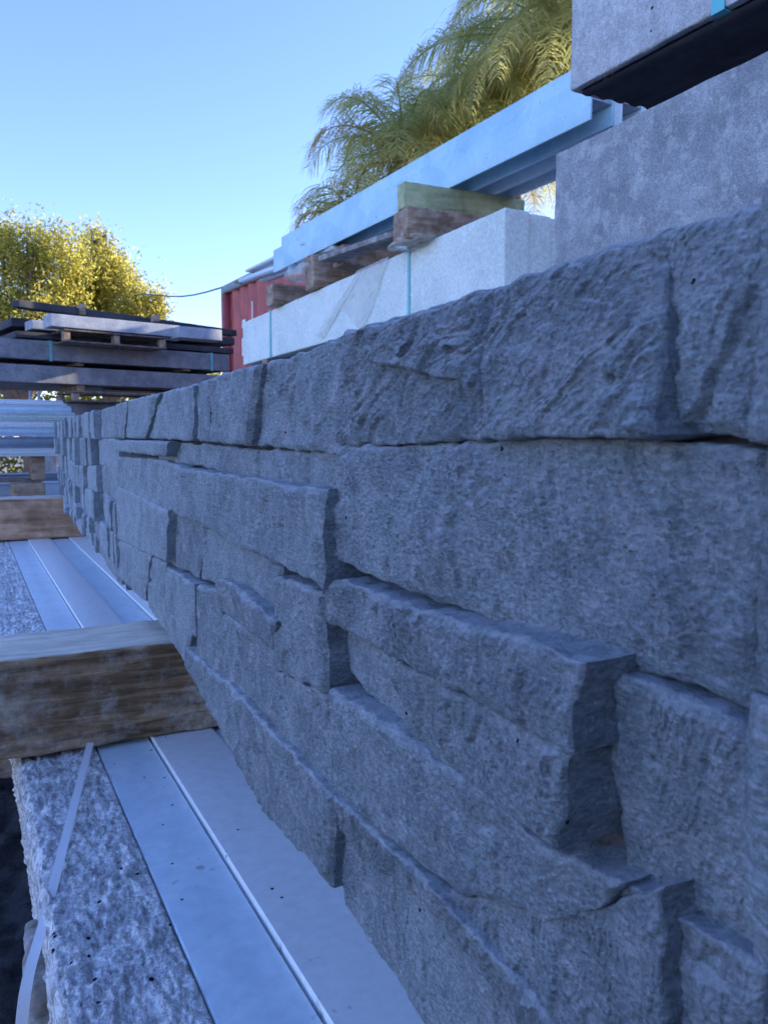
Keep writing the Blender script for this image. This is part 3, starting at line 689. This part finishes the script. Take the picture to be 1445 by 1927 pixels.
bar('concrete_sleeper', 22, 442, 597, 16, ZL + .3, M_black, 'black sleeper behind the pale ones in the far left stack', .9)
bar('concrete_sleeper', 60, 337, 601, 17, ZL + .15, M_light, 'pale sleeper end poking out left beneath the longest pale one', .2)
bar('concrete_sleeper', 95, 338, 589, 24, ZL - .05, M_light, 'longest pale grey sleeper on top of the far left stack', .2)
bar('concrete_sleeper', 338, 418, 613, 21, ZL + .5, M_light, 'short pale blue sleeper at the right of the far left stack', .2)
bar('concrete_sleeper', 35, 446, 563, 14, ZL + .1, M_black, 'thin black sleeper balanced on top of the far left stack', .12, 64)
AF = at(0, 635, ZL); zf = lambda x_: float((AF + uL * reach(AF, angL, x_)) @ _F)
for i, (x_, y_, h_) in enumerate([(157, 571, 20), (297, 592, 12)]):
    bar('timber_glut', x_ - 5, x_ + 5, y_, h_, zf(x_) + [.06, -.1][i], M_glut, ['upright timber packer under the left part of the top black sleeper', 'small timber packer under the right part of the top black sleeper'][i], .1, cat='timber')
for i, (x_, y_, h_, Zz) in enumerate([(151, 674, 14, 0), (352, 687, 11, .35), (153, 724, 12, 0)]):
    bar('timber_glut', x_ - 7, x_ + 7, y_, h_, zf(x_) + .03, M_glut, ['timber glut between the two slate sleepers, left one', 'timber glut between the two slate sleepers, right one', 'timber glut under the lowest slate sleeper'][i], .45, cat='timber')
bar('timber_glut', -20, 150, 674, 8, zf(0) + .25, M_glutd, 'long brown timber between the two slate sleepers', .1, cat='timber')
bar('timber_glut', 200, 420, 726, 7, zf(200) + .3, M_glutd, 'long brown packer under the lowest slate sleeper', .1, cat='timber')
def pallet(x0, x1, y0, y1, Z, label, ang=angL):
    A = at(x0, y0, Z); u = dirv(ang); L = reach(A, ang, x1); H = (y1 - y0) * Z / FPX; v = np.array([u[1], -u[0], 0]); D = .5
    r = thing('pallet', A + u * L / 2 - v * D / 2 - z * H, label, 'pallet')
    for zz, nm in ((0, 'top_board'), (H - .018, 'bottom_board')):
        for k in range(4):
            slab(nm, A - v * (.09 + k * .14) - z * zz, ang, L, .085, .014, M_glutd, r, seg=.1, r=.002)
    for k in range(3):
        for j in range(2):
            slab('block', A + u * (k * (L - .05) / 2) - v * (.09 + j * .38) - z * .0185, ang, .05, .07, H - .037, M_glut, r, seg=.1, r=.002)
    return r
pallet(122, 314, 618, 643, ZL + .02, 'small open timber pallet leaning on the front of the far left stack')
pallet(140, 430, 735, 756, ZL + .1, 'timber pallet under the far left stack')
for x_, lab in ((95, 'teal strap near the left end of the slate sleeper in the far left stack'), (398, 'teal strap near the right end of the slate sleeper in the far left stack')):
    A = at(0, 635, ZL); t_ = reach(A, angL, x_); strap_round(A - vL * 1.2, uL, vL, t_, 1.2, 37 * ZL / FPX, .022, M_strap, lab, .006)
Ab = at(100, 757, ZL + .2)
for i in range(3):
    zz = Ab[2] - i * .302; o = slab('concrete_sleeper', np.array([Ab[0], Ab[1], zz]) - vL * .5, angL, 2.2, .5, .3 if i < 2 else zz - GZ, M_slate, seg=.2, r=.006, amp=.002)
    tag(o, ['grey sleepers under the pallet of the far left stack', 'grey sleepers deeper in the base of the far left stack', 'grey sleepers on the ground below the far left stack'][i], 'concrete sleeper')
# two pale posts seen through the gap, under the stack
for i, x_ in enumerate((54, 70)):
    A = at(x_, 722, 9.0 + i * .4); m = MB(); m.box(A - z * (A[2] - GZ), np.array([.035, 0, 0]), np.array([0, .05, 0]), z * (A[2] - GZ + .15))
    tag(m.build('pale_post', M_light, smooth=False), ['thin pale post standing by the hedge, left of the pair', 'thin pale post standing by the hedge, right of the pair'][i], 'post')

# ================================================================ GALVANISED STACK AT LEFT EDGE
angG = 83.0; uG = dirv(angG); vG = np.array([uG[1], -uG[0], 0])
def gbeam(x1, yt, yb, Z, mat, label, lipin=.02, L=1.6):
    A = at(x1, yt, Z); H = (yb - yt) * Z / FPX; o = A - uG * L - z * H
    r = thing('steel_beam', o + uG * L / 2 - vG * .07, label, 'steel beam')
    for nm, (oo, a_, b_, c2) in {'web': (o - vG * .09 + z * .006, uG * L, vG * .006, z * (H - .012)), 'top_flange': (o - vG * .15 + z * (H - .006), uG * (L - lipin), vG * .15, z * .006), 'bottom_flange': (o - vG * .15, uG * L, vG * .15, z * .006),
                                 'face_plate': (o - vG * .006 + z * .0065, uG * (L - .015), vG * .005, z * (H - .013))}.items():
        m = MB(); m.box(oo, a_, b_, c2); ob = m.build(nm, mat, r, smooth=False)
    return r
gl_ = [(126, 754, 763, 3.7, M_galv2, 'thin top galvanised section of the left edge stack'), (141, 764.5, 779, 3.6, M_galv, 'bright blue galvanised section, second from the top at the left edge'),
       (151, 780, 792, 3.5, M_white, None), (146, 792.5, 804, 3.5, M_galv2, 'pale galvanised section third in the left edge stack'),
       (118, 805, 821, 3.45, M_galv, 'blue galvanised section, middle of the left edge stack'), (112, 822, 843, 3.4, M_galvd, 'grey-green galvanised section low in the left edge stack'),
       (110, 844, 858, 3.35, M_galv2, 'lowest pale galvanised section of the left edge stack')]
for x1, yt, yb, Z_, mt, lab in gl_:
    gbeam(x1, yt, yb, Z_, mt, lab or 'white section near the top of the left edge stack')
def gbox(xa, xb, yt, yb, Z, T, mat, label, name='timber_glut', cat='timber'):
    A = at(xa, yt, Z); L = reach(A, angG, xb); o = slab(name, A - vG * T, angG, L, T, (yb - yt) * Z / FPX, mat, seg=.03, r=.003, amp=.001, chip=.5); return tag(o, label, cat)
gbox(60, 85, 859, 903, 3.35, .1, M_glut, 'square timber block under the galvanised stack at the left edge')
gbox(-60, 84, 904, 909, 3.3, .12, M_glut, 'thin timber board below the square block at the left edge', 'plank')
gbox(25, 86, 910, 938, 3.3, .1, M_glut, 'low timber chock beneath the thin board at the left edge')
gbox(-80, -20, 859, 903, 3.35, .1, M_glut, 'timber block just beyond the left edge of the picture')
gbeam(170, 889, 903, 4.0, M_galvd, 'dull steel section low behind the left edge stack', L=2.2)
gbeam(190, 905, 950, 3.9, M_galv, 'wide blue steel section lowest behind the left edge stack', L=2.2)
base = at(-100, 945, 3.5); o = slab('concrete_sleeper', np.array([-1.4, base[1] + .3, base[2] - .0]), 90, 1.9, .5, base[2] - GZ, M_slate, seg=.2, r=.005); tag(o, 'sleepers on the ground carrying the left edge stack', 'concrete sleeper')

# ================================================================ VEGETATION
def tube(path, radii, seg=6):
    path = np.asarray(path, float); n = len(path); tg = np.gradient(path, axis=0); tg /= np.linalg.norm(tg, axis=1, keepdims=True)
    ref = np.array([.3, .9, .2]); a = np.cross(tg, ref); a /= np.linalg.norm(a, axis=1, keepdims=True); b = np.cross(tg, a)
    th = np.linspace(0, 2 * pi, seg + 1); return path[:, None] + np.asarray(radii)[:, None, None] * (a[:, None] * np.cos(th)[None, :, None] + b[:, None] * np.sin(th)[None, :, None])
def leaves(cent, size, rs, aspect=.45, droop=0):
    n = len(cent); d = rs.normal(size=(n, 3)); d[:, 2] -= droop; d /= np.linalg.norm(d, axis=1, keepdims=True)
    s2 = np.cross(d, rs.normal(size=(n, 3))); s2 /= np.linalg.norm(s2, axis=1, keepdims=True)
    L = size * rs.uniform(.6, 1.3, (n, 1)); w = L * aspect
    return np.stack([cent - d * L / 2, cent + s2 * w / 2, cent + d * L / 2, cent - s2 * w / 2], 1)
def tree(base, blobs, nleaf, size, seed, label, mat=M_leaf):
    rs = np.random.RandomState(seed); r = thing('leafy_tree', base, label, 'tree')
    tr = MB(); fork = base + (blobs[0][0] - base) * np.array([.6, .6, .35])
    path = np.array([base + (fork - base) * t + np.array([.1 * sin(t * 5), .05, 0]) * t for t in np.linspace(0, 1, 8)])
    tr.quadgrid(tube(path, np.linspace(.16, .11, 8), 10))
    tips = []
    for c, R in blobs:
        for k in range(7):
            e = c + rs.normal(size=3) * np.array(R) * .5; mid = (fork + e) / 2 + rs.normal(size=3) * .15
            pts = np.array([fork * (1 - t) ** 2 + mid * 2 * t * (1 - t) + e * t * t for t in np.linspace(0, 1, 9)])
            tr.quadgrid(tube(pts, np.linspace(.06, .012, 9), 5)); tips += [pts[6], e]
            for j in range(3):
                e2 = e + rs.normal(size=3) * np.array(R) * .35; tr.quadgrid(tube(np.array([e, (e + e2) / 2 + rs.normal(size=3) * .05, e2]), [.012, .008, .004], 4)); tips.append(e2)
    tr.build('trunk', M_bark, r)
    cl = []
    for c, R in blobs:
        k = int(nleaf * R[0] * R[2] / sum(b[1][0] * b[1][2] for b in blobs) / 40)
        d = rs.normal(size=(k, 3)); d /= np.linalg.norm(d, axis=1, keepdims=True); cc = c + d * (rs.uniform(0.25, 1, (k, 1)) ** .5) * np.array(R)
        for q in cc:
            sg = .045 * rs.uniform(.6, 1.4) * size / .07
            up = rs.normal(size=(40, 3)) * np.array([sg * 1.6, sg * 1.6, sg * 3.2]); cl.append(q + up)
    cent = np.concatenate(cl); m = MB(); m.quads(leaves(cent, size, rs, .4)); m.build('crown', mat, r, smooth=False)
    return r
def tp(x, y, Z): return at(x, y, Z)
ZT = 14.0; sc = ZT / FPX
def blob(x, y, rx, ry, Z=ZT, ): s_ = Z / FPX; return (tp(x, y, Z), (rx * s_, rx * s_ * .9, ry * s_))
tb = tp(60, 822, ZT); tb[2] = GZ
tree(tb, [blob(20, 500, 75, 80), blob(-70, 480, 90, 110), blob(100, 505, 62, 78), blob(40, 470, 50, 48), blob(80, 600, 110, 60), blob(0, 600, 80, 50), blob(130, 500, 50, 60)], 30000, .08, 3, 'big sunlit yellow-green tree at the left edge of the sky')
tb2 = tp(220, 822, ZT + 1); tb2[2] = GZ
tree(tb2, [blob(190, 515, 52, 58, ZT + 1), blob(225, 560, 58, 62, ZT + 1), blob(270, 600, 40, 40, ZT + 1), blob(180, 460, 22, 24, ZT + 1), blob(300, 575, 18, 24, ZT + 1), blob(150, 580, 60, 60, ZT + 1)], 24000, .08, 5, 'smaller yellow-green tree sloping down to the right above the dark stack')
# hedge
rs = np.random.RandomState(9); hz = []
for x_ in np.arange(-12, 6, .22):
    k = 330; cc = np.stack([x_ + rs.normal(size=k) * .25, 17 + rs.normal(size=k) * .5, GZ + rs.uniform(0, 1, k) ** .8 * (1.9 + .35 * sin(x_ * 2.1) + .2 * rs.normal())], -1); hz.append(cc)
m = MB(); m.quads(leaves(np.concatenate(hz), .14, rs, .5)); o = m.build('distant_hedge', M_hedge, smooth=False); tag(o, 'olive hedge seen through the gaps under the far left stack', 'hedge', kind='stuff')

def palm(crown, nfr, Lf, seed, label, dry=.2):
    rs = np.random.RandomState(seed); base = crown.copy(); base[2] = GZ; base[0] += .3
    r = thing('palm_tree', base, label, 'palm tree')
    path = np.array([base + (crown - base) * t + np.array([.15 * sin(t * 3), 0, 0]) for t in np.linspace(0, 1, 24)]); path[-1] = crown
    tr = MB(); tr.quadgrid(tube(path, np.linspace(.17, .12, 24) * (1 + .04 * (-1) ** np.arange(24)), 12)); tr.build('trunk', M_bark, r)
    for i in range(nfr):
        az = i * 2.399 + rs.uniform(-.2, .2); el = radians(84 - 85 * (i / nfr) + rs.uniform(-8, 8)); L = Lf * rs.uniform(.75, 1.15)
        hd = np.array([cos(az), sin(az), 0]); ns = 26
        p = crown.copy(); pts = [p.copy()]; e = el; cv = rs.uniform(2.8, 5.6)
        for k in range(ns):
            e -= radians(cv) * (.25 + (k / ns) * 2.0) * (1 if e > -1.3 else 0); p = p + (hd * cos(e) + np.array([0, 0, 1]) * sin(e)) * L / ns; pts.append(p.copy())
        pts = np.array(pts); mb = MB(); mb.quadgrid(tube(pts, np.linspace(.02, .004, ns + 1), 5))
        side = np.cross(hd, [0, 0, 1]); nl = int(34 * L); t = np.linspace(.1, 1, nl)
        pos = np.stack([np.interp(t * ns, np.arange(ns + 1), pts[:, k]) for k in range(3)], -1)
        tg = np.gradient(pos, axis=0); tg /= np.linalg.norm(tg, axis=1, keepdims=True)
        Q = []
        for sgn in (-1, 1):
            ll = (.7 * np.sin(np.clip(t, 0, .96) * pi) ** .4 * rs.uniform(.7, 1.1, nl))[:, None]
            d = side * sgn * rs.uniform(.5, 1, (nl, 1)) + tg * rs.uniform(.4, 1.0, (nl, 1)) + np.array([0, 0, 1]) * rs.uniform(-.2, .5, (nl, 1)); d /= np.linalg.norm(d, axis=1, keepdims=True)
            wv = tg * rs.uniform(.006, .010, (nl, 1)); a0 = pos; prev = a0; dd = d.copy()
            for j, (w0, w1) in enumerate(((.6, 1), (1, .7), (.7, .1))):
                nx = prev + dd * ll / 3; Q.append(np.stack([prev - wv * w0, prev + wv * w0, nx + wv * w1, nx - wv * w1], 1)); prev = nx
                dd = dd + np.array([0, 0, -1.0]) * rs.uniform(.45, 1.1, (nl, 1)); dd /= np.linalg.norm(dd, axis=1, keepdims=True)
        mb.quads(np.concatenate(Q)); mb.build('frond', M_palmdry if rs.rand() < dry and i > nfr * .4 else M_palm, r, smooth=False)
    return r
palm(tp(760, 305, 12.0), 34, 1.75, 21, 'palm with a fan of upright fronds above the middle of the galvanised beam')
palm(tp(1075, 110, 11.5), 70, 2.9, 22, 'tallest dense palm with long drooping fronds beside the top right block', .2)
palm(tp(668, 425, 12.5), 26, 1.15, 23, 'lowest golden palm peeping over the far end of the galvanised beam', .6)
palm(tp(955, 235, 13.4), 48, 2.2, 25, 'dense palm low behind the tallest one, just left of the top block', .3)
palm(tp(880, 280, 12.8), 40, 2.0, 24, 'palm between the tall one and the fan-shaped one', .35)

# wire and bare twigs
a_, b_ = tp(300, 556, 13.0), tp(418, 541, 10.0)
pts = np.array([a_ + (b_ - a_) * t - z * .06 * sin(pi * t) for t in np.linspace(-1.5, 1, 14)])
m = MB(); m.quadgrid(tube(pts, [.012] * 14, 5)); tag(m.build('overhead_wire', M_wire), 'thin dark wire running from the container corner behind the tree', 'wire')

# ================================================================ ADDED OUTSIDE THE FRAME TO BLOCK LIGHT
for i in range(6):  # unseen pile added to keep sky light off the stone ends
    o = slab('concrete_sleeper', (-.7 + .02 * (i % 3), -.5, GZ + .205 * (i + 1) + .004 * i), 90, 2.0, .16, .2, M_black, seg=.1, r=.004, amp=.001)
    tag(o, 'added black sleeper, unseen light blocker, layer %s up behind the camera' % ['lowest', 'second', 'third', 'fourth', 'fifth', 'sixth', 'seventh', 'eighth', 'topmost'][i], 'concrete sleeper')
c2 = thing('shipping_container', (5.7, 2, GZ), 'added red container, unseen sun blocker beyond the right hand stacks', 'container')  # unseen container added to keep the sun off the stacks and steel
m = MB(); pr = []
for k in range(38):
    y_ = -3 + k * 10.0 / 38; pr += [(y_, 0), (y_ + .08, 0), (y_ + .128, .04), (y_ + .21, .04)]
m.quadgrid(np.array([[(4.5 + d, y_, zz) for zz in (GZ + .05, 1.85)] for y_, d in pr])); m.build('side_wall', M_red, c2, smooth=False)
for nm, o_, a_, b_, h_ in (('roof', (4.52, -3, 1.85), (2.4, 0, 0), (0, 10, 0), .03), ('side_wall', (6.88, -3, GZ), (.04, 0, 0), (0, 10, 0), 2.59), ('end_wall', (4.56, -3, GZ), (2.3, 0, 0), (0, .04, 0), 2.59), ('end_wall', (4.56, 6.94, GZ), (2.3, 0, 0), (0, .04, 0), 2.59)):
    m = MB(); m.box(o_, a_, b_, (0, 0, h_)); m.build(nm, M_red, c2, smooth=False)
